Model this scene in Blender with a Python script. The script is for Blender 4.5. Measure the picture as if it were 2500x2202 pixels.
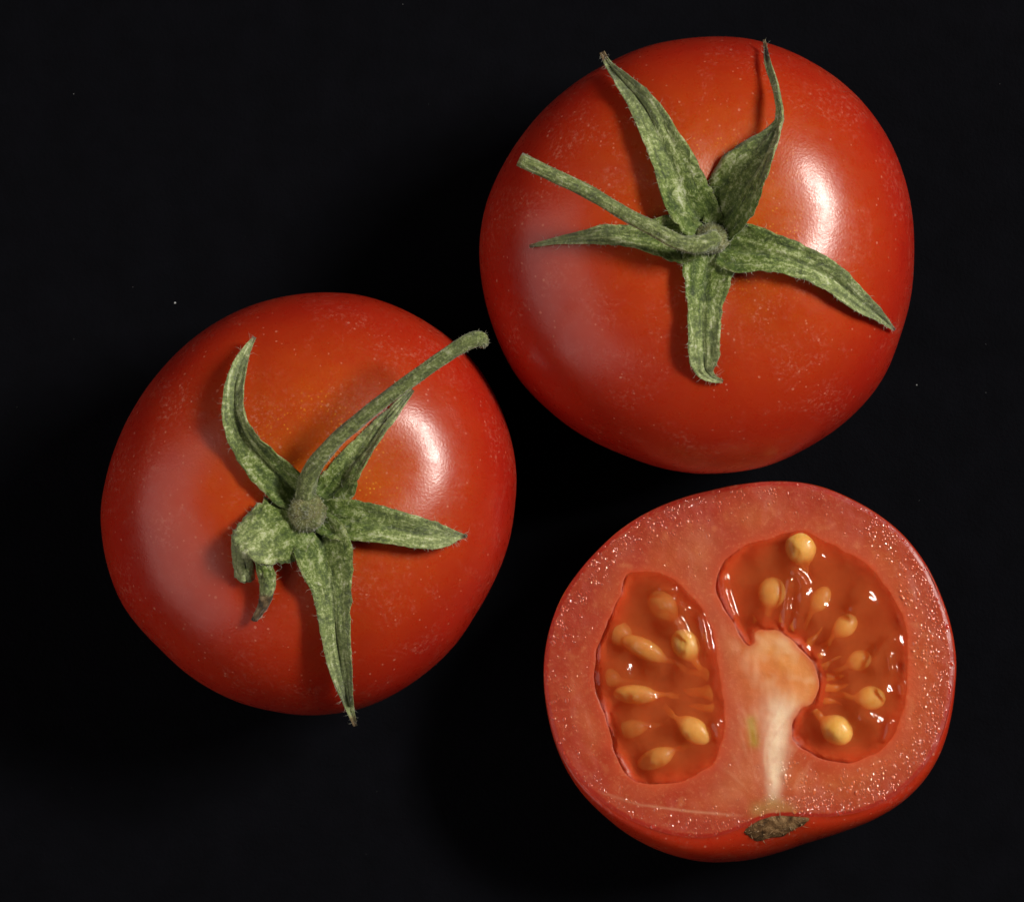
import bpy, math, random
import numpy as np
from mathutils import noise as mnoise, Vector

for o in list(bpy.data.objects):
    bpy.data.objects.remove(o, do_unlink=True)
scene = bpy.context.scene
COL = scene.collection
random.seed(7)
rng = np.random.default_rng(7)

# ------------------------------------------------------------------ camera
S = 4.25e-5            # metres per photograph pixel at the height Z0
Z0 = 0.019
HC = 0.519             # camera height above the black surface
cam = bpy.data.cameras.new('camera')
cam.sensor_width = 36.0
cam.sensor_fit = 'HORIZONTAL'
cam.lens = 36.0 * (HC - Z0) / (2500 * S)
cam.clip_start = 0.01
cam.clip_end = 20.0
camo = bpy.data.objects.new('camera', cam)
camo.location = (0, 0, HC)
COL.objects.link(camo)
scene.camera = camo

# ------------------------------------------------------------------ world, lamps, exposure
world = bpy.data.worlds.new('World')
scene.world = world
world.use_nodes = True
world.node_tree.nodes['Background'].inputs['Color'].default_value = (0.6, 0.65, 0.8, 1)
world.node_tree.nodes['Background'].inputs['Strength'].default_value = 0.018


def softbox(name, az, el, dist, sx, sy, power, col, roll=0.0):
    l = bpy.data.lights.new(name, 'AREA')
    l.shape = 'RECTANGLE'
    l.size = sx
    l.size_y = sy
    l.energy = power
    l.color = col
    o = bpy.data.objects.new(name, l)
    a, e = math.radians(az), math.radians(el)
    d = Vector((math.cos(a) * math.cos(e), math.sin(a) * math.cos(e), math.sin(e)))
    o.location = d * dist + Vector((0, 0, 0.02))
    q = d.to_track_quat('Z', 'Y')
    o.rotation_euler = q.to_euler()
    o.rotation_euler.rotate_axis('Z', math.radians(roll))
    COL.objects.link(o)
    o['kind'] = 'structure'
    return o


softbox('key_softbox', 25, 46, 0.75, 0.23, 0.10, 6.3, (1.0, 0.95, 0.87), 0)
softbox('fill_softbox', 194, 31, 0.9, 1.15, 0.85, 4.0, (1.0, 0.89, 0.83), 0)

scene.render.engine = 'CYCLES'
vs = scene.view_settings
vs.view_transform = 'Standard'
vs.look = 'None'
vs.exposure = 0.0
vs.gamma = 1.0
vs.use_curve_mapping = False
scene.cycles.use_denoising = True
scene.cycles.max_bounces = 12
scene.cycles.volume_bounces = 8
scene.cycles.transparent_max_bounces = 16


# ------------------------------------------------------------------ pixel helpers
def P(px, py, z):
    k = S * (HC - z) / (HC - Z0)
    return np.array([(px - 1250.0) * k, -(py - 1101.0) * k, z])


def crop1(x, y):
    return 1150 + x / 1.607, 60 + y / 1.607


def crop2(x, y):
    return 220 + x / 1.607, 680 + y / 1.607


K3 = 1.8368


def crop3(x, y):
    return 1300 + x / K3, 1150 + y / K3


# ------------------------------------------------------------------ object helpers
def empty(name, loc, label, cat, group=None):
    o = bpy.data.objects.new(name, None)
    o.location = loc
    o.empty_display_size = 0.005
    o['label'] = label
    o['category'] = cat
    if group:
        o['group'] = group
    COL.objects.link(o)
    return o


def mesh_obj(name, verts, faces, mat, parent=None, base=(0, 0, 0), smooth=True, uv=None, attrs=None, color=None):
    v = np.asarray(verts, dtype=float) - np.asarray(base)
    me = bpy.data.meshes.new(name)
    me.from_pydata(v.tolist(), [], [list(map(int, f)) for f in faces])
    me.update()
    if smooth:
        me.polygons.foreach_set('use_smooth', [True] * len(me.polygons))
    if uv is not None:
        lay = me.uv_layers.new(name='UVMap')
        idx = np.empty(len(me.loops), dtype=np.int32)
        me.loops.foreach_get('vertex_index', idx)
        lay.data.foreach_set('uv', np.asarray(uv, dtype=np.float32)[idx].ravel())
    for k, a in (attrs or {}).items():
        at = me.attributes.new(k, 'FLOAT', 'POINT')
        at.data.foreach_set('value', np.asarray(a, dtype=np.float32))
    if color is not None:
        at = me.attributes.new('tint', 'FLOAT_COLOR', 'POINT')
        c = np.ones((len(v), 4), dtype=np.float32)
        c[:, :3] = color
        at.data.foreach_set('color', c.ravel())
    me.materials.append(mat)
    o = bpy.data.objects.new(name, me)
    COL.objects.link(o)
    if parent is not None:
        o.parent = parent
    return o


def grid_faces(n, m, wrap=False, off=0, flip=False):
    f = []
    mm = m if wrap else m - 1
    for i in range(n - 1):
        for j in range(mm):
            a = off + i * m + j
            b = off + i * m + (j + 1) % m
            c = b + m
            d = a + m
            f.append((a, d, c, b) if flip else (a, b, c, d))
    return f


def nz(x, y, z=0.0):
    return mnoise.noise(Vector((x, y, z)))


def catmull(pts, n):
    p = np.asarray(pts, dtype=float)
    k = len(p)
    ext = np.vstack([2 * p[0] - p[1], p, 2 * p[-1] - p[-2]])
    out = []
    for t in np.linspace(0, k - 1, n):
        i = min(int(t), k - 2)
        u = t - i
        p0, p1, p2, p3 = ext[i], ext[i + 1], ext[i + 2], ext[i + 3]
        out.append(0.5 * ((2 * p1) + (-p0 + p2) * u + (2 * p0 - 5 * p1 + 4 * p2 - p3) * u * u
                          + (-p0 + 3 * p1 - 3 * p2 + p3) * u ** 3))
    return np.array(out)


# ------------------------------------------------------------------ materials
class NT:
    def __init__(self, name):
        self.mat = bpy.data.materials.new(name)
        self.mat.use_nodes = True
        self.t = self.mat.node_tree
        self.bsdf = self.t.nodes['Principled BSDF']
        self.out = self.t.nodes['Material Output']
        self.coord = None

    def n(self, typ, **kw):
        nd = self.t.nodes.new(typ)
        for k, v in kw.items():
            setattr(nd, k, v)
        return nd

    def l(self, a, b):
        self.t.links.new(a, b)

    def obj(self):
        if self.coord is None:
            self.coord = self.n('ShaderNodeTexCoord')
        return self.coord.outputs['Object']

    def uv(self):
        self.obj()
        return self.coord.outputs['UV']

    def mapping(self, src, scale):
        m = self.n('ShaderNodeMapping')
        m.inputs['Scale'].default_value = scale
        self.l(src, m.inputs['Vector'])
        return m.outputs['Vector']

    def noise(self, scale, detail=4, rough=0.55, vec=None, dist=0.0):
        nd = self.n('ShaderNodeTexNoise')
        nd.inputs['Scale'].default_value = scale
        nd.inputs['Detail'].default_value = detail
        nd.inputs['Roughness'].default_value = rough
        nd.inputs['Distortion'].default_value = dist
        self.l(vec if vec is not None else self.obj(), nd.inputs['Vector'])
        return nd.outputs['Fac']

    def vor(self, scale, vec=None):
        nd = self.n('ShaderNodeTexVoronoi')
        nd.inputs['Scale'].default_value = scale
        self.l(vec if vec is not None else self.obj(), nd.inputs['Vector'])
        return nd

    def ramp(self, fac, stops):
        r = self.n('ShaderNodeValToRGB')
        e = r.color_ramp.elements
        while len(e) < len(stops):
            e.new(0.5)
        for el, (p, c) in zip(e, stops):
            el.position = p
            el.color = (*c, 1) if len(c) == 3 else c
        self.l(fac, r.inputs['Fac'])
        return r.outputs['Color']

    def rng(self, fac, a, b, c=0.0, d=1.0):
        m = self.n('ShaderNodeMapRange')
        m.inputs['From Min'].default_value = a
        m.inputs['From Max'].default_value = b
        m.inputs['To Min'].default_value = c
        m.inputs['To Max'].default_value = d
        self.l(fac, m.inputs['Value'])
        return m.outputs['Result']

    def math(self, op, a, b=None):
        m = self.n('ShaderNodeMath', operation=op)
        for i, x in enumerate((a, b)):
            if x is None:
                continue
            if isinstance(x, (int, float)):
                m.inputs[i].default_value = x
            else:
                self.l(x, m.inputs[i])
        return m.outputs[0]

    def mix(self, fac, a, b, mode='MIX'):
        m = self.n('ShaderNodeMix', data_type='RGBA', blend_type=mode)
        for s, x in ((m.inputs['Factor'], fac), (m.inputs[6], a), (m.inputs[7], b)):
            if isinstance(x, (int, float)):
                s.default_value = x
            elif isinstance(x, tuple):
                s.default_value = (*x, 1)
            else:
                self.l(x, s)
        return m.outputs[2]

    def bump(self, h, strength, dist, prev=None):
        b = self.n('ShaderNodeBump')
        b.inputs['Strength'].default_value = strength
        b.inputs['Distance'].default_value = dist
        self.l(h, b.inputs['Height'])
        if prev is not None:
            self.l(prev, b.inputs['Normal'])
        return b.outputs['Normal']

    def attr(self, name):
        a = self.n('ShaderNodeAttribute')
        a.attribute_name = name
        return a

    def set(self, **kw):
        for k, v in kw.items():
            s = self.bsdf.inputs[k.replace('_', ' ')]
            if isinstance(v, tuple):
                s.default_value = (*v, 1) if len(s.default_value) == 4 else v
            elif isinstance(v, (int, float)):
                s.default_value = v
            else:
                self.l(v, s)


def mat_skin(name):
    m = NT(name)
    big = m.noise(70, 3)
    mid = m.noise(420, 4, 0.6)
    col = m.mix(m.rng(big, 0.35, 0.7), (0.38, 0.013, 0.0055), (0.45, 0.026, 0.007))
    near = m.attr('near').outputs['Fac']
    col = m.mix(m.math('MULTIPLY', m.rng(near, 0.05, 0.9), m.rng(mid, 0.2, 0.7, 0.55, 1.0)), col, (0.60, 0.135, 0.007))
    # golden flecks that crowd round the stem
    v = m.vor(2900)
    fl = m.math('MULTIPLY', m.math('LESS_THAN', v.outputs['Distance'], 0.30),
                m.math('GREATER_THAN', sep_r(m, v.outputs['Color']), 0.48))
    patch = m.rng(m.noise(330, 2), 0.46, 0.62)
    flm = m.math('MULTIPLY', m.math('MULTIPLY', fl, patch), m.rng(near, 0.36, 0.66))
    col = m.mix(m.math('MULTIPLY', flm, 0.75), col, (0.80, 0.33, 0.03))
    # pale pinprick pores over the rest of the skin
    v2 = m.vor(1500)
    pr = m.math('MULTIPLY', m.math('LESS_THAN', v2.outputs['Distance'], m.math('MULTIPLY', m.rng(m.noise(900, 3), 0.34, 0.68), 0.25)),
                m.math('GREATER_THAN', sep_r(m, v2.outputs['Color']), 0.62))
    col = m.mix(m.math('MULTIPLY', pr, 0.36), col, (0.75, 0.33, 0.22))
    # scuffed pale bloom in loose patches
    bl = m.math('MULTIPLY', m.rng(m.noise(160, 4, 0.7, dist=0.6), 0.48, 0.70), m.rng(m.noise(2200, 4, 0.75), 0.50, 0.72))
    col = m.mix(m.math('MULTIPLY', bl, 0.68), col, (0.66, 0.24, 0.16))
    fine = m.noise(3800, 3, 0.6)
    b1 = m.bump(fine, 0.30, 0.00006)
    b2 = m.bump(m.noise(500, 3), 0.10, 0.0002, b1)
    m.set(Base_Color=col, Roughness=m.rng(m.noise(900, 4), 0.3, 0.7, 0.24, 0.37), Normal=b2,
          Subsurface_Weight=0.55, Subsurface_Radius=(1.0, 0.16, 0.07), Subsurface_Scale=0.0032,
          Coat_Weight=0.16, Coat_Roughness=0.15, Specular_IOR_Level=0.37)
    m.l(b1, m.bsdf.inputs['Coat Normal'])
    return m.mat


def sep_r(m, c):
    s = m.n('ShaderNodeSeparateColor')
    m.l(c, s.inputs[0])
    return s.outputs[0]


def mat_sepal(name, stem=False):
    m = NT(name)
    uv = m.uv()
    stre = m.noise(1.0, 4, 0.6, vec=m.mapping(uv, (14, 5, 1)))
    fuzz = m.noise(3000, 3, 0.75)
    mott = m.noise(760, 5, 0.7, dist=0.6)
    t = m.math('ADD', m.math('MULTIPLY', mott, 0.34), m.math('ADD', m.math('MULTIPLY', stre, 0.36), m.math('MULTIPLY', fuzz, 0.30)))
    col = m.ramp(t, [(0.39, (0.018, 0.032, 0.005)), (0.45, (0.066, 0.102, 0.016)), (0.51, (0.165, 0.225, 0.038)), (0.56, (0.40, 0.46, 0.19)), (0.62, (0.68, 0.71, 0.49))])
    col = m.mix(m.math('MULTIPLY', m.rng(fuzz, 0.54, 0.70), 0.40), col, (0.48, 0.52, 0.33))
    if not stem:
        al = m.attr('along').outputs['Fac']
        col = m.mix(m.math('MULTIPLY', m.rng(al, 0.0, 0.45, 1.0, 0.0), 0.55), col, (0.055, 0.105, 0.008))
        col = m.mix(m.math('MULTIPLY', m.rng(al, 0.25, 0.8), 0.26), col, (0.52, 0.56, 0.35))
    if stem:
        col = m.mix(0.42, col, (0.15, 0.16, 0.075))
    # rib lines stored with the mesh, dry tips
    rib = m.attr('rib').outputs['Fac']
    col = m.mix(m.math('MULTIPLY', rib, 0.75), col, (0.028, 0.042, 0.012))
    dry = m.attr('dry').outputs['Fac']
    dcol = m.ramp(m.noise(1200, 4), [(0.35, (0.03, 0.022, 0.012)), (0.55, (0.15, 0.095, 0.04)), (0.75, (0.42, 0.32, 0.18))])
    col = m.mix(dry, col, dcol)
    b = m.bump(fuzz, 0.7, 0.00012)
    b = m.bump(mott, 0.6, 0.0005, b)
    b = m.bump(stre, 0.5, 0.0003, b)
    m.set(Base_Color=col, Roughness=0.62, Normal=b, Sheen_Weight=0.25, Sheen_Roughness=0.4,
          Subsurface_Weight=0.12, Subsurface_Radius=(0.6, 1.0, 0.25), Subsurface_Scale=0.0006, Specular_IOR_Level=0.35)
    return m.mat


def mat_simple(name, col, rough=0.5, **kw):
    m = NT(name)
    n1 = m.noise(kw.pop('scale', 900), 4, 0.65)
    lo = tuple(c * 0.7 for c in col)
    hi = tuple(min(1, c * 1.25) for c in col)
    bs = kw.pop('bump', 0.3)
    m.set(Base_Color=m.ramp(n1, [(0.3, lo), (0.7, hi)]), Roughness=rough, Normal=m.bump(n1, bs, 0.0002), **kw)
    return m.mat


def mat_flesh():
    m = NT('tomato_flesh')
    t = m.attr('tint').outputs['Color']
    cell = m.noise(2600, 3, 0.7)
    soft = m.noise(520, 4, 0.6)
    c = m.mix(m.rng(soft, 0.3, 0.7), m.mix(1.0, t, (0.88, 0.82, 0.80), 'MULTIPLY'), t)
    c = m.mix(m.math('MULTIPLY', m.rng(cell, 0.54, 0.74), 0.24), c, (0.76, 0.33, 0.15))
    b = m.bump(cell, 0.25, 0.00012)
    b = m.bump(m.noise(6000, 2, 0.6), 0.25, 0.00003, b)
    m.set(Base_Color=c, Roughness=0.40, Normal=b, Subsurface_Weight=0.45, Subsurface_Radius=(1.0, 0.35, 0.18),
          Subsurface_Scale=0.0018, Coat_Weight=0.10, Coat_Roughness=0.15, Specular_IOR_Level=0.30)
    m.l(b, m.bsdf.inputs['Coat Normal'])
    return m.mat


def mat_gel():
    m = NT('seed_gel')
    m.t.nodes.remove(m.bsdf)
    bmp = m.bump(m.noise(700, 3, 0.5), 0.30, 0.00035)
    tr = m.n('ShaderNodeBsdfTransparent')
    tr.inputs['Color'].default_value = (1.0, 0.97, 0.94, 1)
    body = m.n('ShaderNodeSubsurfaceScattering')
    cl = m.ramp(m.noise(330, 3, 0.6), [(0.3, (0.50, 0.045, 0.012)), (0.7, (0.60, 0.10, 0.022))])
    m.l(cl, body.inputs['Color'])
    body.inputs['Radius'].default_value = (1.0, 0.4, 0.2)
    body.inputs['Scale'].default_value = 0.001
    m.l(bmp, body.inputs['Normal'])
    mx = m.n('ShaderNodeMixShader')
    m.l(m.rng(m.noise(260, 3, 0.6), 0.3, 0.7, 0.10, 0.26), mx.inputs[0])
    m.l(tr.outputs[0], mx.inputs[1])
    m.l(body.outputs[0], mx.inputs[2])
    gl = m.n('ShaderNodeBsdfGlossy')
    gl.inputs['Roughness'].default_value = 0.07
    gl.inputs['Color'].default_value = (1, 1, 1, 1)
    m.l(bmp, gl.inputs['Normal'])
    fr = m.n('ShaderNodeFresnel')
    fr.inputs['IOR'].default_value = 1.38
    m.l(bmp, fr.inputs['Normal'])
    mx2 = m.n('ShaderNodeMixShader')
    m.l(fr.outputs[0], mx2.inputs[0])
    m.l(mx.outputs[0], mx2.inputs[1])
    m.l(gl.outputs[0], mx2.inputs[2])
    m.l(mx2.outputs[0], m.out.inputs['Surface'])
    ab = m.n('ShaderNodeVolumeAbsorption')
    ab.inputs['Color'].default_value = (0.985, 0.44, 0.12, 1)
    ab.inputs['Density'].default_value = 610.0
    sc = m.n('ShaderNodeVolumeScatter')
    sc.inputs['Color'].default_value = (0.98, 0.46, 0.18, 1)
    sc.inputs['Density'].default_value = 950.0
    sc.inputs['Anisotropy'].default_value = 0.3
    ad = m.n('ShaderNodeAddShader')
    m.l(ab.outputs[0], ad.inputs[0])
    m.l(sc.outputs[0], ad.inputs[1])
    m.l(ad.outputs[0], m.out.inputs['Volume'])
    return m.mat


def mat_seed():
    m = NT('seed_coat')
    a = m.attr('stalk').outputs['Fac']
    n1 = m.noise(900, 4, 0.6)
    c = m.ramp(n1, [(0.3, (0.82, 0.62, 0.12)), (0.7, (0.93, 0.80, 0.27))])
    c = m.mix(a, c, (0.82, 0.36, 0.06))
    m.set(Base_Color=c, Roughness=0.4, Normal=m.bump(m.noise(3500, 3), 0.3, 0.00008), Subsurface_Weight=0.35,
          Subsurface_Radius=(1, 0.6, 0.25), Subsurface_Scale=0.0008, Coat_Weight=0.25, Coat_Roughness=0.15)
    return m.mat


def mat_backdrop():
    m = NT('black_paper')
    n1 = m.noise(220, 5, 0.6)
    n2 = m.noise(2600, 3, 0.7)
    c = m.ramp(n1, [(0.3, (0.0011, 0.0012, 0.0022)), (0.7, (0.0019, 0.0020, 0.0035))])
    b = m.bump(n2, 0.5, 0.0002)
    b = m.bump(m.noise(420, 4), 0.3, 0.0004, b)
    m.set(Base_Color=c, Roughness=0.85, Normal=b, Specular_IOR_Level=0.06)
    return m.mat


M_SKIN = mat_skin('tomato_skin')
M_SEPAL = mat_sepal('sepal_green')
M_STEM = mat_sepal('stem_green', True)
M_HAIR = mat_simple('plant_hair', (0.50, 0.52, 0.40), 0.5, scale=300)
M_FLESH = mat_flesh()
M_GEL = mat_gel()
M_SEED = mat_seed()
_s = NT('stem_scar_cork')
_n = _s.noise(620, 6, 0.75, dist=0.8)
_s.set(Base_Color=_s.ramp(_n, [(0.34, (0.022, 0.013, 0.006)), (0.48, (0.11, 0.056, 0.022)), (0.60, (0.24, 0.14, 0.062)), (0.72, (0.50, 0.35, 0.20))]),
       Roughness=0.85, Specular_IOR_Level=0.15, Normal=_s.bump(_n, 0.9, 0.0004))
M_SCAR = _s.mat
M_FIBRE = mat_simple('dry_fibre', (0.32, 0.21, 0.11), 0.7, scale=900)
_d = NT('juice')
_d.set(Base_Color=_d.attr('tint').outputs['Color'], Roughness=0.08, Coat_Weight=1.0, Coat_Roughness=0.03, Specular_IOR_Level=0.6)
M_JUICE = _d.mat
M_DUST = mat_simple('pale_dust', (0.35, 0.36, 0.36), 0.8)

# ------------------------------------------------------------------ black surface
bs = mesh_obj('black_backdrop', [(-0.8, -0.8, 0), (0.8, -0.8, 0), (0.8, 0.8, 0), (-0.8, 0.8, 0)], [(0, 1, 2, 3)], mat_backdrop(), smooth=False)
bs['kind'] = 'structure'


# ------------------------------------------------------------------ outlines
def polar_outline(pts, crop, z, centre=None, n=720, sig=5):
    q = np.array([P(*crop(x, y), z)[:2] for x, y in pts])
    if centre is None:
        c = (q.max(0) + q.min(0)) / 2
    else:
        c = np.array(centre)
    d = q - c
    a = np.arctan2(d[:, 1], d[:, 0])
    r = np.hypot(d[:, 0], d[:, 1])
    o = np.argsort(a)
    a, r = a[o], r[o]
    A = np.concatenate([a - 2 * np.pi, a, a + 2 * np.pi])
    R = np.concatenate([r, r, r])
    phi = np.linspace(0, 2 * np.pi, n, endpoint=False)
    rr = np.interp((phi + np.pi) % (2 * np.pi) - np.pi, A, R)
    k = np.arange(-4 * sig, 4 * sig + 1)
    w = np.exp(-0.5 * (k / max(sig, 1e-6)) ** 2)
    w /= w.sum()
    rr = sum(wi * np.roll(rr, -ki) for wi, ki in zip(w, k))
    return c, rr


class Tomato:
    """flattened globe: photographed outline round the equator, hollow at the stem, low shoulders between faint lobes"""

    def __init__(self, outline, crop, hub, zeq, top, lobes, seed, name, label):
        self.crop = crop
        self.zeq, self.top = zeq, top
        self.c, self.rr = polar_outline(outline, crop, zeq)
        hz = zeq + top * 0.85
        self.hub = P(*crop(*hub), hz)[:2] - self.c
        self.lobes, self.seed = lobes, seed
        self.base = np.array([self.c[0], self.c[1], 0.0])
        self.root = empty(name, self.base, label, 'tomato', None)
        self.build()

    def R(self, phi):
        x = (np.asarray(phi) % (2 * np.pi)) / (2 * np.pi) * 720
        i = np.floor(x).astype(int) % 720
        f = x - np.floor(x)
        return self.rr[i] * (1 - f) + self.rr[(i + 1) % 720] * f

    PX = 0.92

    def zcap(self, rho, phi):
        """height of the upper side over the equator for rho 0..1 measured along the meridian"""
        s = np.clip(rho, 0, 1)
        z = self.top * np.maximum(0, 1 - s ** 2.6) ** (1 / 2.15)
        z = z - 0.0009 * np.exp(-(rho / 0.13) ** 2) - 0.0008 * np.exp(-(rho / 0.42) ** 2)
        l = self.lobes
        lob = sum(A * np.cos(k * phi + p) for k, A, p in l)
        z = z + 0.00023 * lob * np.exp(-((rho - 0.36) / 0.24) ** 2)
        return z

    def axis(self, rho):
        """the stem hollow sits a little off the outline's centre"""
        w = np.maximum(0, 1 - rho) ** 1.0
        return w

    def point(self, rho, phi, upper=True):
        w = self.axis(rho)
        x = self.c[0] + self.hub[0] * w + rho * self.R(phi) * np.cos(phi)
        y = self.c[1] + self.hub[1] * w + rho * self.R(phi) * np.sin(phi)
        if upper:
            z = self.zeq + self.zcap(rho, phi)
        else:
            s = np.clip(rho, 0, 1) ** (1 / 0.80)
            z = self.zeq - self.zeq * np.sqrt(np.maximum(0, 1 - s * s))
        return np.stack([x, y, z], -1)

    def surf(self, x, y):
        """rho and height of the upper surface under (x, y)"""
        rho = 0.3
        for _ in range(12):
            w = max(0.0, 1 - rho)
            dx = x - self.c[0] - self.hub[0] * w
            dy = y - self.c[1] - self.hub[1] * w
            phi = math.atan2(dy, dx)
            rho = math.hypot(dx, dy) / float(self.R(phi))
            rho = min(rho, 1.3)
        rc = min(rho, 0.955)
        return rho, float(self.zeq + self.zcap(np.float64(rc), phi))

    def build(self):
        nu, m = 96, 240
        a = np.linspace(0, np.pi / 2, nu)
        rho_u = np.sin(a)
        phi = np.linspace(0, 2 * np.pi, m, endpoint=False)
        rows = []
        for r in rho_u[1:]:
            rows.append(self.point(np.full(m, r), phi, True))
        nup = len(rows)
        for r in np.sin(np.linspace(np.pi / 2, 0, 50))[1:-1]:
            rows.append(self.point(np.full(m, r), phi, False))
        v = np.concatenate(rows)
        rhos = np.concatenate([rho_u[1:], np.full(len(rows) - nup, 1.0)])
        near = np.repeat(np.clip(1 - rhos / 0.97, 0, 1), m)
        # orange tint stronger towards the upper right, redder on the opposite flank
        near = near * np.tile(0.74 + 0.32 * np.cos(phi - math.radians(55)), len(rows))
        top = self.point(np.array([0.0]), np.array([0.0]), True)
        bot = self.point(np.array([0.0]), np.array([0.0]), False)
        # slow, shallow unevenness of a real fruit
        d = np.array([nz(p[0] * 90 + self.seed, p[1] * 90, p[2] * 90) for p in v])
        n = v - np.array([self.c[0], self.c[1], self.zeq])
        n /= np.linalg.norm(n, axis=1)[:, None]
        v = v + n * (d * 0.00012)[:, None]
        v[:, 2] = np.maximum(v[:, 2], 0.0)
        verts = np.vstack([v, top, bot])
        f = grid_faces(len(rows), m, True, flip=True)
        it, ib = len(v), len(v) + 1
        f += [(it, j, (j + 1) % m) for j in range(m)]
        o = (len(rows) - 1) * m
        f += [(ib, o + (j + 1) % m, o + j) for j in range(m)]
        mesh_obj('fruit', verts, f, M_SKIN, self.root, self.base,
                 attrs={'near': np.concatenate([near, [1.0, 0.0]])})

    # ------------------------------------------------ green parts
    def place(self, x, y, clear):
        px, py = self.crop(x, y)
        z = self.zeq + self.top
        for _ in range(3):
            p = P(px, py, z)
            rho, s = self.surf(p[0], p[1])
            z = s + clear * 1e-3
        return P(px, py, z)

    def leaf_from_edges(self, L, R, name='sepal', label=None, th=0.00034, dry0=0.93, cup=0.48, groove=0.00026, hairs=90, seed=0, arch=0.0):
        """solid leaf from its two edge lines (n,3)"""
        n, m = len(L), 15
        us = np.linspace(-1, 1, m)
        mid = (L + R) / 2
        hw = np.linalg.norm(R - L, axis=1) / 2
        tan = np.gradient(mid, axis=0)
        wid = (R - L)
        nn = np.cross(wid, tan)
        nn /= np.linalg.norm(nn, axis=1)[:, None] + 1e-12
        G = np.zeros((n, m, 3))
        rib = np.zeros((n, m))
        vs = np.linspace(0, 1, n)
        for j, u in enumerate(us):
            base = mid + (R - L) * (u / 2)
            h = cup * hw * (abs(u) ** 1.25) + arch * hw * (1 - u * u)
            w = np.array([nz(v * 7 + seed, u * 1.5 + seed * 3.1, 0.3) for v in vs])
            w2 = np.array([nz(v * 20 + seed * 2, u * 2.6, 4.3) for v in vs])
            g = groove * math.exp(-(u / 0.13) ** 2) + 0.45 * groove * (math.exp(-((u - 0.55) / 0.10) ** 2) + math.exp(-((u + 0.5) / 0.10) ** 2))
            g = g * np.clip(hw / 0.0012, 0.15, 1)
            G[:, j] = base + nn * (h - g + (w * 0.00030 + w2 * 0.00012) * np.clip(hw / 0.001, 0.2, 1))[:, None]
            rib[:, j] = np.clip(g / groove * 0.9, 0, 1) * np.clip(0.55 + 1.2 * w2, 0, 1)
            if abs(u) > 0.7:   # ragged margins
                e = np.array([nz(v * 26 + seed * 5, u * 9, 1.1) for v in vs])
                G[:, j] += wid * (0.5 * np.sign(u) * e * 0.13)[:, None]
        # keep clear of the fruit
        for i in range(n):
            for j in range(m):
                x, y, z = G[i, j]
                rho, s = self.surf(x, y)
                if rho < 0.96 and z < s + 0.00028:
                    G[i, j, 2] = s + 0.00028
        du = np.gradient(G, axis=1)
        dv = np.gradient(G, axis=0)
        N = np.cross(du, dv)
        N /= np.linalg.norm(N, axis=2)[:, :, None] + 1e-12
        N *= np.sign((N * nn[:, None, :]).sum(2))[:, :, None]
        edge = 1 - np.abs(us) ** 4 * 0.7
        B = G - N * (th * edge)[None, :, None] * np.clip(hw / 0.0010, 0.3, 1)[:, None, None]
        verts = np.vstack([G.reshape(-1, 3), B.reshape(-1, 3)])
        k = n * m
        f = grid_faces(n, m, False) + grid_faces(n, m, False, off=k, flip=True)
        for i in range(n - 1):
            f.append((i * m, (i + 1) * m, k + (i + 1) * m, k + i * m))
            a = i * m + m - 1
            f.append((a + m, a, k + a, k + a + m))
        for j in range(m - 1):
            f.append((j + 1, j, k + j, k + j + 1))
            a = (n - 1) * m + j
            f.append((a, a + 1, k + a + 1, k + a))
        if (np.cross(G[1, 1] - G[1, 0], G[2, 0] - G[1, 0]) * nn[1]).sum() < 0:
            f = [tuple(reversed(q)) for q in f]
        uu, vv = np.meshgrid(us * 0.5 + 0.5, vs)
        uv = np.stack([uu.ravel() * 0.5 + seed, vv.ravel() + seed], -1)
        uv = np.vstack([uv, uv])
        jag = np.array([nz(u * 3 + seed, 7.7, seed) for u in us]) * 0.03
        dry = np.clip((vv + jag[None, :] - dry0) / 0.03, 0, 1)
        em = np.clip((np.abs(uu * 2 - 1) - 0.86) / 0.14, 0, 1) * 0.25
        dry = np.maximum(dry, em * (0.5 + 0.5 * np.sin(vv * 40 + seed))).ravel()
        o = mesh_obj(name, verts, f, M_SEPAL, self.root, self.base, uv=uv,
                     attrs={'along': np.tile(vv.ravel(), 2), 'rib': np.concatenate([rib.ravel(), rib.ravel() * 0]), 'dry': np.concatenate([dry, dry])})
        if label:
            o['label'] = label
        # trichomes: on the margins and scattered over the blade
        roots, dirs = [], []
        for _ in range(hairs):
            i = int(rng.integers(1, n - 1))
            if rng.random() < 0.6:
                j = 0 if rng.random() < 0.5 else m - 1
                out = (G[i, j] - G[i, m // 2])
                out /= np.linalg.norm(out) + 1e-9
                d = out * 0.9 + N[i, j] * rng.uniform(0, 0.8) + rng.normal(0, 0.35, 3)
            else:
                j = int(rng.integers(0, m))
                d = N[i, j] * 0.6 + rng.normal(0, 0.6, 3)
            roots.append(G[i, j])
            dirs.append(d / np.linalg.norm(d))
        self.hairs(o, roots, dirs)
        return o

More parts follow.
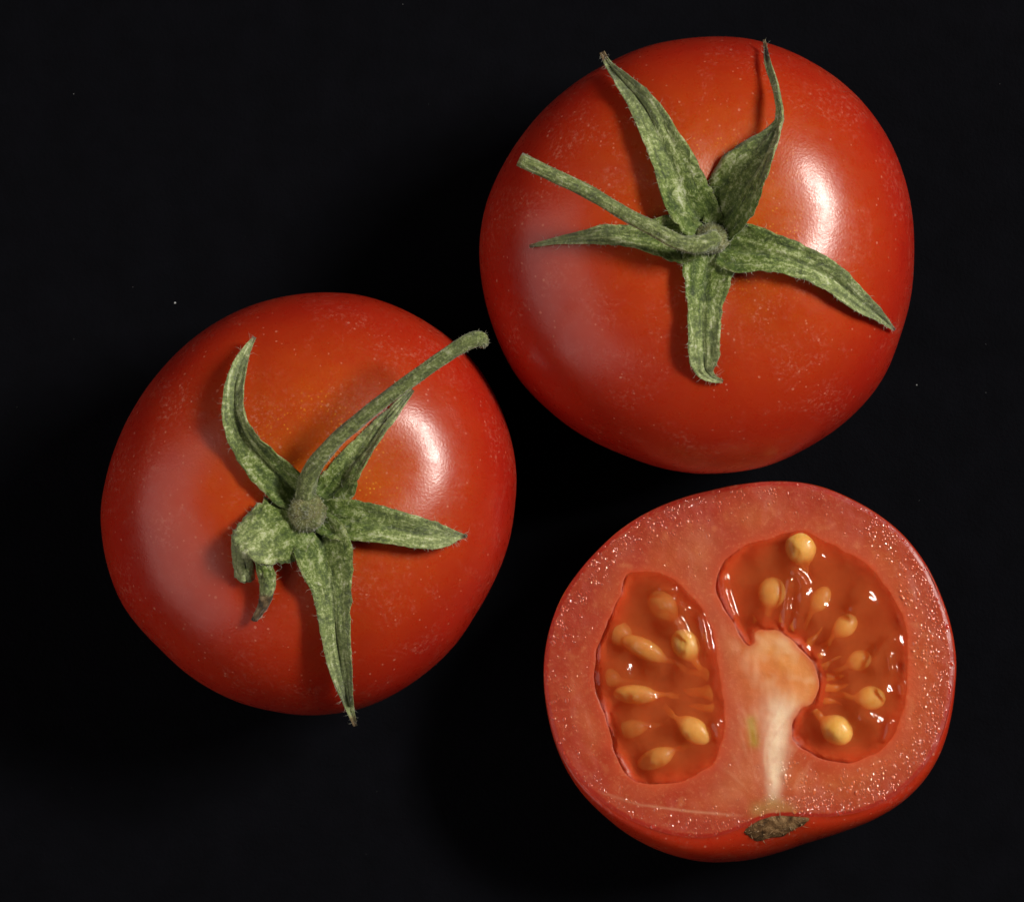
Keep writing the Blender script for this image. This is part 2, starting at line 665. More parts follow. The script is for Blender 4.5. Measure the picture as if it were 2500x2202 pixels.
    def hairs(self, parent, roots, dirs, lo=0.00025, hi=0.0009, rad=0.000014):
        V, F = [], []
        for r, d in zip(roots, dirs):
            ln = rng.uniform(lo, hi) * (1.6 if rng.random() < 0.07 else 1)
            bend = rng.normal(0, 0.35, 3)
            p = [r, r + d * ln * 0.5, r + (d + bend) / np.linalg.norm(d + bend) * ln]
            a = np.cross(d, [0.3, 0.5, 0.8])
            a /= np.linalg.norm(a) + 1e-9
            b = np.cross(d, a)
            k = len(V)
            for q, s in ((p[0], 1.0), (p[1], 0.8)):
                for t in range(3):
                    w = t * 2.0944
                    V.append(q + (a * math.cos(w) + b * math.sin(w)) * rad * s)
            V.append(p[2])
            for t in range(3):
                t2 = (t + 1) % 3
                F.append((k + t, k + t2, k + 3 + t2, k + 3 + t))
                F.append((k + 3 + t, k + 3 + t2, k + 6))
        o = mesh_obj('fine_hair', V, F, M_HAIR, parent, self.base)
        o['kind'] = 'stuff'
        return o

    def sepal(self, rows, seed, label=None, n=46, hairs=90, low=0.68, **kw):
        """rows: x, y, half width (crop pixels), clearance over the skin (mm), roll (degrees; + lifts the right-hand edge)"""
        q = catmull(rows, n)
        mid = np.array([self.place(x, y, c * low) for x, y, h, c, r in q])
        hw = np.maximum(q[:, 2], 1.5) / 1.607 * S
        roll = np.radians(q[:, 4])
        t = np.gradient(mid, axis=0)
        t[:, 2] = 0
        t /= np.linalg.norm(t, axis=1)[:, None]
        r = np.stack([t[:, 1], -t[:, 0], 0 * t[:, 0]], -1)
        off = r * hw[:, None]
        off[:, 2] = hw * np.tan(roll)
        return self.leaf_from_edges(mid - off, mid + off, seed=seed, label=label, hairs=hairs, **kw)

    def ribbon(self, left, right, seed, n=40, **kw):
        L = catmull([self.place(*p) for p in left], n)
        R = catmull([self.place(*p) for p in right], n)
        return self.leaf_from_edges(L, R, seed=seed, **kw)

    def stem(self, pts, hub_r, label, n=70, m=22, end_open=True):
        """pts: x, y, radius (crop pixels), height over the stem hollow's skin (mm)"""
        q = catmull(pts, n)
        z0 = float(self.zeq + self.zcap(np.float64(0.0), 0.0))
        path = np.array([P(*self.crop(x, y), z0 + h * 1e-3) for x, y, r, h in q])
        rad = q[:, 2] / 1.607 * S * 0.80
        t = np.gradient(path, axis=0)
        t /= np.linalg.norm(t, axis=1)[:, None]
        a = np.cross(t, [0.31, 0.77, 0.1])
        a /= np.linalg.norm(a, axis=1)[:, None]
        b = np.cross(t, a)
        V, N = [], []
        vs = np.linspace(0, 1, n)
        uv, rib = [], []
        for i in range(n):
            for j in range(m):
                w = 2 * math.pi * j / m
                d = a[i] * math.cos(w) + b[i] * math.sin(w)
                k = 1 + 0.05 * math.cos(5 * w + 1) + 0.10 * nz(vs[i] * 16, math.cos(w) * 1.3 + self.seed, math.sin(w) * 1.3)
                V.append(path[i] + d * rad[i] * k)
                N.append(d)
                uv.append((j / m, vs[i] * 3))
                rib.append(max(0, -math.cos(5 * w + 1)) * 0.25)
        V = np.array(V)
        f = grid_faces(n, m, True)
        k = len(V)
        # cut end: a dried ring round a sunken pith
        ends = [V]
        for s, dd in ((0.78, 0.05), (0.55, -0.25), (0.0, -0.35)):
            ends.append(path[-1] + (V[(n - 1) * m:n * m] - path[-1]) * s + t[-1] * rad[-1] * dd)
        cap = np.vstack(ends[1:])
        V2 = np.vstack([V, cap])
        for rr in range(3):
            o0 = (n - 1) * m + rr * m
            f += [(o0 + j, o0 + (j + 1) % m, o0 + m + (j + 1) % m, o0 + m + j) for j in range(m)]
        uv += [(0.3, 0.3)] * len(cap)
        rib += [0.0] * len(cap)
        dry = np.concatenate([np.repeat(np.clip((vs - 0.985) / 0.015, 0, 1) * 0.6, m), np.full(len(cap), 0.55)])
        o = mesh_obj('stem', V2, f, M_STEM, self.root, self.base, uv=np.array(uv), attrs={'rib': rib, 'dry': dry}, )
        o['label'] = label
        roots, dirs = [], []
        for _ in range(420):
            i = int(rng.integers(0, n - 1))
            j = int(rng.integers(0, m))
            roots.append(V[i * m + j])
            d = N[i * m + j] + rng.normal(0, 0.35, 3)
            dirs.append(d / np.linalg.norm(d))
        self.hairs(o, roots, dirs, 0.00010, 0.00040)
        return path

    def hubknob(self, x, y, r, h, rx=1.0, ry=1.0):
        """swollen hairy receptacle where the sepals and the stem meet"""
        z0 = float(self.zeq + self.zcap(np.float64(0.0), 0.0))
        c = P(*self.crop(x, y), z0 + h * 1e-3)
        R = r / 1.607 * S
        nt, m = 18, 32
        V, N, uv = [], [], []
        for i in range(nt):
            a = math.pi * (i + 0.5) / nt
            for j in range(m):
                w = 2 * math.pi * j / m
                d = np.array([math.sin(a) * math.cos(w) * rx, math.sin(a) * math.sin(w) * ry, math.cos(a) * 0.8])
                k = 1 + 0.10 * nz(d[0] * 2.2 + self.seed, d[1] * 2.2, d[2] * 2.2) + 0.06 * nz(d[0] * 6, d[1] * 6, d[2] * 6 + self.seed)
                V.append(c + d * R * k)
                N.append(d)
                uv.append((j / m, i / nt))
        f = grid_faces(nt, m, True, flip=True)
        f.append(tuple(range(m)))
        f.append(tuple(reversed(range((nt - 1) * m, nt * m))))
        o = mesh_obj('calyx_hub', V, f, M_STEM, self.root, self.base, uv=np.array(uv), attrs={'rib': [0.0] * len(V), 'dry': [0.38] * len(V)})
        roots, dirs = [], []
        for _ in range(420):
            i = int(rng.integers(0, len(V) // 2))
            roots.append(V[i])
            d = N[i] + rng.normal(0, 0.35, 3)
            dirs.append(d / np.linalg.norm(d))
        self.hairs(o, roots, dirs, 0.00015, 0.0005, 0.000012)
        return o


OUT1 = [(960, 50), (830, 60), (700, 85), (520, 165), (350, 280), (220, 410), (120, 560), (60, 700), (32, 870), (45, 1030), (90, 1200), (170, 1370),
        (300, 1510), (430, 1610), (600, 1690), (750, 1740), (880, 1760), (1000, 1758), (1150, 1735), (1300, 1670), (1430, 1590), (1540, 1490),
        (1620, 1380), (1680, 1230), (1725, 1080), (1737, 900), (1730, 750), (1700, 610), (1640, 460), (1560, 340), (1450, 230), (1330, 150), (1200, 90), (1080, 58)]
OUT2 = [(900, 55), (760, 72), (640, 105), (500, 170), (380, 255), (270, 370), (180, 500), (110, 640), (60, 800), (42, 900), (50, 1020), (80, 1160),
        (130, 1280), (200, 1370), (280, 1450), (380, 1545), (480, 1610), (600, 1665), (720, 1695), (850, 1712), (960, 1705), (1080, 1680), (1200, 1625),
        (1320, 1545), (1430, 1440), (1510, 1320), (1580, 1200), (1640, 1050), (1665, 900), (1672, 760), (1650, 620), (1600, 480), (1530, 360), (1440, 260),
        (1330, 180), (1200, 110), (1060, 65)]

# ------------------------------------------------------------------ whole tomato whose stem leans over its left sepal
ta = Tomato(OUT1, crop1, (945, 850), 0.0185, 0.0165, [(3, 1.0, 0.4), (5, 0.8, 2.2), (2, 0.6, 1.0)], 1.7, 'whole_tomato',
            'larger whole tomato with five spread sepals and a straight stem with a cut end')
ta.sepal([(925, 800, 70, 1.2, 0), (880, 740, 88, 0.9, -6), (838, 670, 92, 0.7, -8), (795, 560, 80, 0.6, -10), (745, 455, 68, 0.9, -6),
          (680, 325, 52, 1.5, 4), (605, 232, 32, 2.2, 8), (543, 160, 15, 2.6, 20), (515, 108, 9, 2.6, 20)], 1.0, dry0=0.90, hairs=110)
ta.sepal([(960, 810, 60, 1.3, 0), (1005, 750, 85, 1.6, 28), (1050, 665, 100, 2.6, 46), (1108, 570, 86, 3.6, 56), (1160, 482, 50, 4.0, 62),
          (1200, 405, 17, 3.4, 66), (1212, 345, 8, 3.2, 74), (1192, 240, 8, 2.6, 72), (1166, 150, 11, 2.2, 50), (1150, 60, 5, 2.0, 30)],
         2.0, dry0=0.88, hairs=100, cup=0.25, n=60, low=1.0, label='sepal in shade with a thin twisted thread-like tip')
ta.sepal([(970, 870, 65, 1.2, 0), (1050, 880, 95, 1.0, 4), (1180, 900, 72, 1.3, 8), (1310, 942, 60, 1.7, 6), (1420, 997, 53, 2.0, 0),
          (1520, 1082, 39, 2.0, -4), (1600, 1143, 21, 1.9, 0), (1662, 1199, 5, 1.6, 0)], 3.0, dry0=0.96, hairs=110)
ta.sepal([(940, 890, 70, 1.1, 0), (930, 940, 98, 0.9, 0), (920, 1020, 86, 0.8, 5), (912, 1110, 66, 1.0, 8), (911, 1200, 60, 1.3, 4),
          (913, 1290, 58, 1.2, 0), (918, 1350, 38, 0.8, -10), (945, 1385, 17, 0.6, -10), (988, 1401, 6, 0.5, 0)], 4.0, dry0=0.95, hairs=120)
ta.sepal([(900, 850, 60, 1.1, 0), (820, 840, 95, 0.9, 0), (720, 835, 68, 1.0, -5), (620, 830, 42, 1.1, -5), (530, 826, 37, 1.1, 0),
          (430, 837, 24, 1.0, 0), (330, 850, 13, 0.8, 0), (230, 871, 6, 0.6, 0)], 5.0, dry0=0.95, hairs=100)
ta.hubknob(945, 838, 64, 1.3, 1.05, 0.95)
ta.stem([(955, 842, 46, 0.5), (945, 845, 46, 2.4), (905, 862, 44, 4.0), (850, 865, 40, 4.9), (790, 845, 37, 5.2), (700, 795, 35, 5.5), (600, 742, 33, 5.8),
         (500, 682, 33, 6.1), (400, 628, 33, 6.3), (300, 582, 33, 6.4), (190, 530, 34, 6.3)], 70, 'straight grey green stem with a cut end')

# ------------------------------------------------------------------ whole tomato whose stem points to the larger one
tb = Tomato(OUT2, crop2, (862, 905), 0.0178, 0.0160, [(3, 0.9, 1.9), (5, 0.7, 0.6), (2, 0.5, 2.0)], 5.3, 'whole_tomato',
            'smaller whole tomato with a folded curled sepal and a bent stem with hooked end')
tb.sepal([(830, 860, 60, 1.3, 0), (775, 812, 74, 1.1, 10), (690, 728, 70, 1.4, 22), (612, 632, 56, 2.0, 26), (572, 535, 42, 2.6, 20),
          (567, 440, 38, 3.0, 10), (585, 350, 28, 3.0, 0), (615, 280, 16, 2.7, 0), (646, 230, 6, 2.4, 0)], 6.0, dry0=0.95, hairs=110)
tb.sepal([(900, 870, 60, 1.3, 0), (965, 820, 74, 1.2, 26), (1016, 742, 54, 1.5, 44), (1082, 655, 39, 1.7, 50), (1146, 572, 30, 2.0, 50),
          (1206, 502, 20, 2.2, 48), (1266, 436, 8, 2.2, 40)], 7.0, dry0=0.97, hairs=90, cup=0.10, label='shaded sepal lying under the bent stem')
tb.sepal([(890, 930, 55, 1.2, 0), (960, 942, 76, 1.0, 0), (1040, 952, 76, 1.0, 4), (1140, 967, 68, 1.4, 6), (1250, 990, 61, 1.9, 4), (1340, 1006, 52, 2.2, 0),
          (1400, 1012, 34, 2.3, 0), (1440, 1010, 16, 2.2, 0), (1480, 1010, 5, 2.1, 0)], 8.0, dry0=0.92, hairs=100)
tb.sepal([(880, 950, 65, 1.1, 0), (905, 1010, 98, 0.9, 0), (922, 1090, 108, 0.8, 0), (946, 1200, 80, 0.9, 0), (958, 1320, 61, 1.3, 0),
          (970, 1440, 51, 1.9, 0), (992, 1570, 35, 2.4, 0), (1013, 1665, 19, 2.4, 0), (1040, 1755, 7, 2.0, 0)], 9.0, dry0=0.93, hairs=130,
         label='long pale straight sepal with a deep central furrow')
tb.ribbon([(800, 885, 1.0), (750, 868, 0.9), (690, 862, 1.0), (640, 898, 1.4), (592, 950, 2.0), (560, 992, 2.4), (551, 1030, 2.2), (556, 1100, 1.2), (566, 1178, 0.4)],
          [(880, 1000, 1.6), (850, 1060, 1.8), (805, 1102, 2.1), (750, 1108, 2.7), (700, 1116, 3.3), (655, 1112, 3.7), (634, 1092, 3.4), (640, 1130, 1.6), (645, 1182, 0.5)],
          10.0, n=60, dry0=1.2, hairs=110, cup=0.16, label='broad sepal folded over on itself')
tb.ribbon([(632, 1085, 2.7), (648, 1125, 2.4), (657, 1170, 1.9), (665, 1225, 1.6), (656, 1285, 1.3), (630, 1338, 1.0)],
          [(690, 1105, 2.7), (716, 1140, 2.4), (728, 1175, 1.9), (722, 1230, 1.6), (698, 1290, 1.3), (655, 1346, 1.0)],
          11.0, n=34, dry0=0.62, hairs=60, cup=0.3, name='sepal_tip', label='curled dry tip of the folded sepal')
tb.hubknob(852, 918, 76, 2.3, 0.95, 1.0)
tb.stem([(850, 880, 50, 1.6), (846, 840, 50, 2.8), (856, 785, 45, 4.0), (895, 712, 40, 5.2), (965, 635, 37, 6.3), (1050, 560, 35, 7.2), (1150, 480, 34, 8.0),
         (1260, 400, 33, 8.6), (1370, 320, 34, 9.0), (1450, 268, 36, 9.0), (1505, 240, 38, 8.8), (1535, 240, 34, 8.3), (1545, 258, 24, 7.7)], 75,
        'bent green stem with a hooked knobby end')

# ------------------------------------------------------------------ halved tomato
RIM = [(1100, 48), (950, 60), (800, 90), (650, 130), (520, 185), (400, 260), (300, 350), (210, 450), (130, 570), (80, 700), (55, 830), (52, 930),
       (65, 1050), (95, 1180), (140, 1290), (200, 1375), (270, 1450), (360, 1520), (450, 1570), (560, 1612), (680, 1640), (780, 1646), (880, 1622),
       (960, 1588), (1020, 1560), (1080, 1545), (1170, 1543), (1250, 1548), (1370, 1545), (1480, 1525), (1580, 1480), (1680, 1410), (1760, 1320), (1820, 1220),
       (1860, 1100), (1885, 960), (1892, 850), (1870, 700), (1820, 550), (1760, 420), (1650, 280), (1550, 200), (1430, 130), (1300, 75), (1200, 53)]
SIL = [(1100, 46), (950, 58), (800, 87), (650, 127), (520, 182), (400, 256), (300, 346), (207, 447), (127, 568), (77, 698), (52, 830), (49, 932),
       (62, 1055), (92, 1190), (150, 1332), (220, 1440), (320, 1540), (430, 1630), (560, 1700), (700, 1745), (840, 1765), (980, 1755), (1100, 1725), (1250, 1670),
       (1400, 1615), (1550, 1550), (1660, 1480), (1760, 1380), (1832, 1250), (1870, 1105), (1890, 960), (1897, 850), (1875, 698), (1825, 547), (1764, 417),
       (1653, 276), (1553, 196), (1432, 126), (1302, 71), (1200, 50)]
LOC_L = [(430, 455), (540, 445), (640, 480), (720, 555), (785, 650), (825, 780), (850, 950), (868, 1100), (852, 1230), (800, 1325), (700, 1385), (600, 1408),
         (460, 1398), (385, 1315), (342, 1190), (318, 1090), (272, 960), (282, 800), (330, 680), (385, 550)]
LOC_R = [(822, 470), (868, 385), (960, 322), (1090, 285), (1200, 262), (1310, 305), (1410, 358), (1510, 415), (1600, 530), (1655, 625), (1685, 720), (1692, 850),
         (1682, 1000), (1642, 1150), (1582, 1240), (1500, 1290), (1420, 1315), (1310, 1300), (1230, 1262), (1160, 1200), (1162, 1125), (1200, 1062), (1248, 1032),
         (1280, 960), (1255, 870), (1190, 790), (1100, 725), (1012, 722), (1003, 775), (962, 790), (905, 705), (850, 610), (815, 540)]

hz = 0.0165
TILT = 0.085


def zplane(x, y, c):
    """cut face, its scar side raised a little"""
    return hz - TILT * (y - c[1])


hc = P(*crop3(975, 860), hz)[:2]


def cut(x, y):
    """crop pixel on the cut face"""
    px, py = crop3(x, y)
    z = hz
    for _ in range(4):
        p = P(px, py, z)
        z = zplane(p[0], p[1], hc)
    return P(px, py, z)


def outline_on(pts, zf, sig):
    q = np.array([zf(x, y) for x, y in pts])
    d = q[:, :2] - hc
    a = np.arctan2(d[:, 1], d[:, 0])
    r = np.hypot(d[:, 0], d[:, 1])
    o = np.argsort(a)
    a, r = a[o], r[o]
    A = np.concatenate([a - 2 * np.pi, a, a + 2 * np.pi])
    Rr = np.concatenate([r, r, r])
    phi = np.linspace(0, 2 * np.pi, 720, endpoint=False)
    rr = np.interp((phi + np.pi) % (2 * np.pi) - np.pi, A, Rr)
    k = np.arange(-4 * sig, 4 * sig + 1)
    w = np.exp(-0.5 * (k / sig) ** 2)
    w /= w.sum()
    return sum(wi * np.roll(rr, -ki) for wi, ki in zip(w, k))


rim = outline_on(RIM, cut, 4)
sil = outline_on(SIL, lambda x, y: P(*crop3(x, y), hz - 0.002), 5)
sil = np.maximum(sil, rim + 0.00006)

hbase = np.array([hc[0], hc[1], 0.0])
half = empty('halved_tomato', hbase, 'halved tomato with its cut face up, showing seeds, gel and pale core', 'tomato')


def sdf(x, y, poly):
    """signed distance, negative inside (metres)"""
    p = np.stack([x, y], -1)
    d = np.full(len(x), 1e9)
    inside = np.zeros(len(x), bool)
    k = len(poly)
    for i in range(k):
        a, b = poly[i], poly[(i + 1) % k]
        e = b - a
        w = p - a
        t = np.clip((w @ e) / (e @ e), 0, 1)
        q = w - t[:, None] * e
        d = np.minimum(d, np.hypot(q[:, 0], q[:, 1]))
        c = ((a[1] > y) != (b[1] > y)) & (x < (b[0] - a[0]) * (y - a[1]) / (b[1] - a[1] + 1e-15) + a[0])
        inside ^= c
    return np.where(inside, -d, d)


def smooth_closed(pts, n):
    p = list(pts)
    k = len(p)
    ext = p[-3:] + p + p[:3]
    q = catmull(ext, (k + 6) * n)
    s = int(round(3 / (k + 5) * ((k + 6) * n - 1)))
    e = int(round((k + 3) / (k + 5) * ((k + 6) * n - 1)))
    return q[s:e]


polyL = np.array([cut(x, y)[:2] for x, y in smooth_closed(LOC_L, 4)])
polyR = np.array([cut(x, y)[:2] for x, y in smooth_closed(LOC_R, 4)])


def seg_d(x, y, pts):
    """distance from points to a polyline given in crop pixels"""
    q = np.array([cut(a, b)[:2] for a, b in pts])
    p = np.stack([x, y], -1)
    d = np.full(len(x), 1e9)
    for a, b in zip(q[:-1], q[1:]):
        e = b - a
        w = p - a
        t = np.clip((w @ e) / (e @ e), 0, 1)
        r = w - t[:, None] * e
        d = np.minimum(d, np.hypot(r[:, 0], r[:, 1]))
    return d


def sst(x, a, b):
    t = np.clip((x - a) / (b - a), 0, 1)
    return t * t * (3 - 2 * t)


UPX = S / K3     # metres per crop-3 pixel

# --- flesh: cut face with the two hollow chambers
nr, na = 210, 480
phi = np.linspace(0, 2 * np.pi, na, endpoint=False)
rimA = np.interp(phi, np.linspace(0, 2 * np.pi, 721), np.append(rim, rim[0]))
tt = np.linspace(0, 1, nr + 1)[1:]
fx = (hc[0] + np.outer(tt, rimA * np.cos(phi))).ravel()
fy = (hc[1] + np.outer(tt, rimA * np.sin(phi))).ravel()
ft = np.repeat(tt, na)
fx = np.append(fx, hc[0])
fy = np.append(fy, hc[1])
ft = np.append(ft, 0)
dL, dR = sdf(fx, fy, polyL), sdf(fx, fy, polyR)
dloc = np.minimum(dL, dR)
NB = np.array([nz(x * 700, y * 700, 11.0) for x, y in zip(fx, fy)])
dloc = dloc + NB * 0.00030 + np.array([nz(x * 1900, y * 1900, 13.0) for x, y in zip(fx, fy)]) * 0.00004
N1 = np.array([nz(x * 260, y * 260, 1.0) for x, y in zip(fx, fy)])
N2 = np.array([nz(x * 900, y * 900, 2.0) for x, y in zip(fx, fy)])
depth = 0.0034 * sst(-dloc, 0.0, 0.0038)
edge_r = (1 - ft) * np.append(np.tile(rimA, nr), rimA[0])
fz = zplane(fx, fy, hc) - depth + (N1 * 0.00016 + N2 * 0.00005) * sst(np.abs(dloc), 0.0001, 0.0022) - 0.00012 * sst(-edge_r, -0.0005, 0.0)
# tint of the tissue itself
c_wall = np.array([0.45, 0.050, 0.017])
c_pale = np.array([0.56, 0.130, 0.038])
c_rim = np.array([0.40, 0.026, 0.012])
c_cav = np.array([0.62, 0.085, 0.022])
c_sept = np.array([0.57, 0.15, 0.060])
c_plac = np.array([0.80, 0.33, 0.085])
c_core = np.array([0.90, 0.68, 0.47])
colr = np.tile(c_wall, (len(fx), 1))


def blend(w, c):
    global colr
    w = np.clip(w, 0, 1)[:, None]
    colr = colr * (1 - w) + c * w


ang = np.arctan2(fy - hc[1], fx - hc[0])
blend(np.exp(-((edge_r - 0.0042) / 0.0020) ** 2) * (0.5 + 0.9 * N1), c_pale)
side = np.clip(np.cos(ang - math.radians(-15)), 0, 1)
N3 = np.array([nz(x * 130, y * 130, 21.0) for x, y in zip(fx, fy)])
N4 = np.array([nz(x * 420, y * 420, 31.0) for x, y in zip(fx, fy)])
blend(np.clip(1.1 * N3 + 0.8 * N4, 0, 0.9), c_pale)
blend(np.clip(-1.2 * N3 - 0.8 * N4, 0, 0.85), np.array([0.42, 0.05, 0.026]))
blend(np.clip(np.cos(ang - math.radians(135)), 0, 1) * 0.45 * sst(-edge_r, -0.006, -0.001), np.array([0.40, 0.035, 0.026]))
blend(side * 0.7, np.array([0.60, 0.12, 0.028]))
blend(np.exp(-(seg_d(fx, fy, [(760, 330), (800, 700), (890, 900), (930, 1200), (900, 1450)]) / (95 * UPX)) ** 2) * 0.75, c_sept)
blend(np.exp(-(seg_d(fx, fy, [(1070, 800), (1120, 900), (1180, 960)]) / (150 * UPX)) ** 2) * 1.0, c_plac)
blend(np.exp(-(seg_d(fx, fy, [(1060, 880), (1110, 940), (1280, 995)]) / (48 * UPX)) ** 2) * 0.8, np.array([0.76, 0.25, 0.05]))
blend(np.exp(-(seg_d(fx, fy, [(1050, 780), (1120, 880), (1200, 950)]) / (140 * UPX)) ** 2) * np.clip(1.6 * N4 + 0.8 * N2, 0, 0.8), np.array([0.85, 0.50, 0.26]))
blend(np.exp(-(seg_d(fx, fy, [(960, 900), (1010, 1000), (1050, 1150)]) / (110 * UPX)) ** 2) * 0.6, c_pale * 1.15)
colr = colr * 0.93
dcor = seg_d(fx, fy, [(1080, 1520), (1085, 1400), (1088, 1250), (1100, 1140), (1110, 1090)])
ycrop = (hc[1] - fy) / UPX + 860
wid = np.interp(ycrop, [1000, 1150, 1300, 1450, 1520], [85, 64, 44, 30, 42]) * UPX
blend(np.exp(-(dcor / wid) ** 2) * np.clip(1.05 + 0.5 * N2, 0, 1), c_core)
blend(np.exp(-(seg_d(fx, fy, [(1010, 1525), (1080, 1500), (1150, 1530)]) / (38 * UPX)) ** 2) * 0.9, np.array([0.46, 0.50, 0.13]))
blend(np.exp(-(seg_d(fx, fy, [(980, 1120), (995, 1215)]) / (24 * UPX)) ** 2) * 0.85, np.array([0.42, 0.27, 0.03]))
blend(np.exp(-(seg_d(fx, fy, [(310, 1440), (480, 1495), (700, 1524), (945, 1545)]) / (6 * UPX)) ** 2) * 0.7, np.array([0.70, 0.34, 0.19]))
blend(np.exp(-(np.maximum(dloc, 0) / 0.0016) ** 2) * 0.45 * sst(dcor, 0.001, 0.003) * sst(seg_d(fx, fy, [(1070, 800), (1120, 900), (1180, 960)]), 0.002, 0.005), np.array([0.50, 0.060, 0.018]))
# fibres that fan upward from the stem end through the core, fine veins in the wall
_s0 = cut(1085, 1540)[:2]
_an = np.arctan2(fy - _s0[1], fx - _s0[0])
_rd = np.hypot(fx - _s0[0], fy - _s0[1])
fib = np.array([nz(a * 11 + 3 * nz(x_ * 160, y_ * 160, 2.0), q * 260, 41.0) + 0.5 * nz(a * 24, q * 520, 43.0) for a, q, x_, y_ in zip(_an, _rd, fx, fy)])
_cw = np.exp(-(seg_d(fx, fy, [(1085, 1500), (1060, 1150), (1080, 800)]) / (150 * UPX)) ** 2) * sst(_rd, 0.0015, 0.006)
blend(np.clip(fib, 0, 1) * _cw * 0.50, np.array([0.88, 0.60, 0.36]))
blend(np.clip(-fib, 0, 1) * _cw * 0.42, np.array([0.60, 0.17, 0.06]))
vein = np.array([nz(a * 16, q * 900, 47.0) for a, q in zip(ang, edge_r)])
blend(np.clip((vein - 0.25) * 2.2, 0, 1) * np.exp(-((edge_r - 0.0032) / 0.0016) ** 2) * 0.5, np.array([0.66, 0.22, 0.085]))
blend(sst(-dloc, -0.0006, 0.0007), c_cav)
blend(sst(-edge_r, -0.0042, -0.0004) * 0.75, np.array([0.40, 0.045, 0.016]))
blend(sst(-edge_r, -0.00055, -0.0003), c_rim)
fv = np.stack([fx, fy, fz], -1)
ff = grid_faces(nr, na, True)
ci = nr * na
ff += [(ci, (j + 1) % na, j) for j in range(na)]
ff = [tuple(reversed(q)) if i >= (nr - 1) * na else tuple(reversed(q)) for i, q in enumerate(ff)]
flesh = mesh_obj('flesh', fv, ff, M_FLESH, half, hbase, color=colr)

# --- skin: from the cut edge over the bulge to the flat base
silA = np.interp(phi, np.linspace(0, 2 * np.pi, 721), np.append(sil, sil[0]))
rows = []
zr = zplane(hc[0] + rimA * np.cos(phi), hc[1] + rimA * np.sin(phi), hc) - 0.00012
drop = np.minimum(0.0003 + 1.9 * (silA - rimA), 0.0075)
zs = zr - drop
for b in np.linspace(0, np.pi / 2, 18):
    r = rimA + (silA - rimA) * math.sin(b) ** 0.9
    z = zs + drop * math.cos(b)
    rows.append((r, z))
for a in np.linspace(0, np.pi / 2, 34)[1:-1]:
    r = silA * math.cos(a) ** 0.85
    z = zs * (1 - math.sin(a))
    rows.append((r, z))
sv = np.concatenate([np.stack([hc[0] + r * np.cos(phi), hc[1] + r * np.sin(phi), z], -1) for r, z in rows])
sv[:, 2] += np.array([nz(p[0] * 160, p[1] * 160, 9.0) for p in sv]) * 0.0002 * (np.arange(len(sv)) >= na)
sv[:, 2] = np.maximum(sv[:, 2], 0.0)
k = len(sv)
sv = np.vstack([sv, [[hc[0], hc[1], 0.0]]])
sf = grid_faces(len(rows), na, True, flip=True)
o0 = (len(rows) - 1) * na
sf += [(k, o0 + (j + 1) % na, o0 + j) for j in range(na)]
mesh_obj('skin', sv, sf, M_SKIN, half, hbase, attrs={'near': [0.12] * len(sv)})


# --- gel in each chamber
RIDGES = {'L': [([(765, 655), (778, 740), (788, 800)], 9, 1.0), ([(480, 775), (505, 790)], 9, .9), ([(485, 1005), (525, 1013)], 8, .9),
                ([(825, 1135), (850, 1195)], 9, 1.0), ([(610, 595), (655, 600), (685, 620)], 7, .8), ([(580, 525), (630, 530)], 6, .7),
                ([(655, 672), (690, 735)], 7, .8), ([(300, 800), (350, 860), (410, 880)], 16, .5)],
          'R': [([(855, 470), (868, 560), (902, 648)], 8, 1.0), ([(1155, 490), (1140, 590), (1132, 690)], 7, .9), ([(1222, 510), (1212, 590), (1190, 690)], 11, 1.0),
                ([(1180, 450), (1205, 475)], 9, 1.0), ([(1455, 620), (1505, 580)], 16, 1.0), ([(1535, 860), (1560, 800), (1615, 755)], 13, 1.1),
                ([(1603, 835), (1612, 890)], 8, .9), ([(1485, 1100), (1540, 1125)], 14, 1.0), ([(1580, 980), (1590, 990)], 10, .8), ([(1655, 960), (1662, 995)], 7, .9),
                ([(1602, 1130), (1590, 1200)], 7, .9), ([(1220, 790), (1235, 830)], 7, .8), ([(1283, 815), (1290, 822)], 9, .9)]}
SEEDS = {'R': [  # x, y, length, width, tail end x, y, depth of centre (mm)
    (1205, 350, 88, 70, 1236, 490, -0.55), (1075, 552, 78, 64, 1058, 690, -1.0), (1292, 580, 70, 42, 1195, 740, -1.15), (1402, 698, 68, 48, 1285, 805, -1.0),
    (1465, 852, 62, 46, 1315, 915, -1.1), (1515, 1018, 72, 54, 1300, 1002, -0.8), (1362, 1158, 84, 66, 1240, 1065, -0.5)],
    'L': [(690, 785, 82, 62, 765, 900, -0.6), (505, 800, 118, 46, 690, 890, -0.85), (470, 1003, 110, 44, 640, 1010, -0.85), (722, 1160, 92, 54, 600, 1070, -0.7),
          (560, 1288, 96, 46, 700, 1230, -0.9), (440, 1160, 90, 42, 600, 1130, -1.7), (590, 610, 84, 60, 740, 760, -1.5), (390, 730, 80, 55, 560, 840, -1.6),
          (340, 930, 70, 45, 520, 960, -1.8)]}


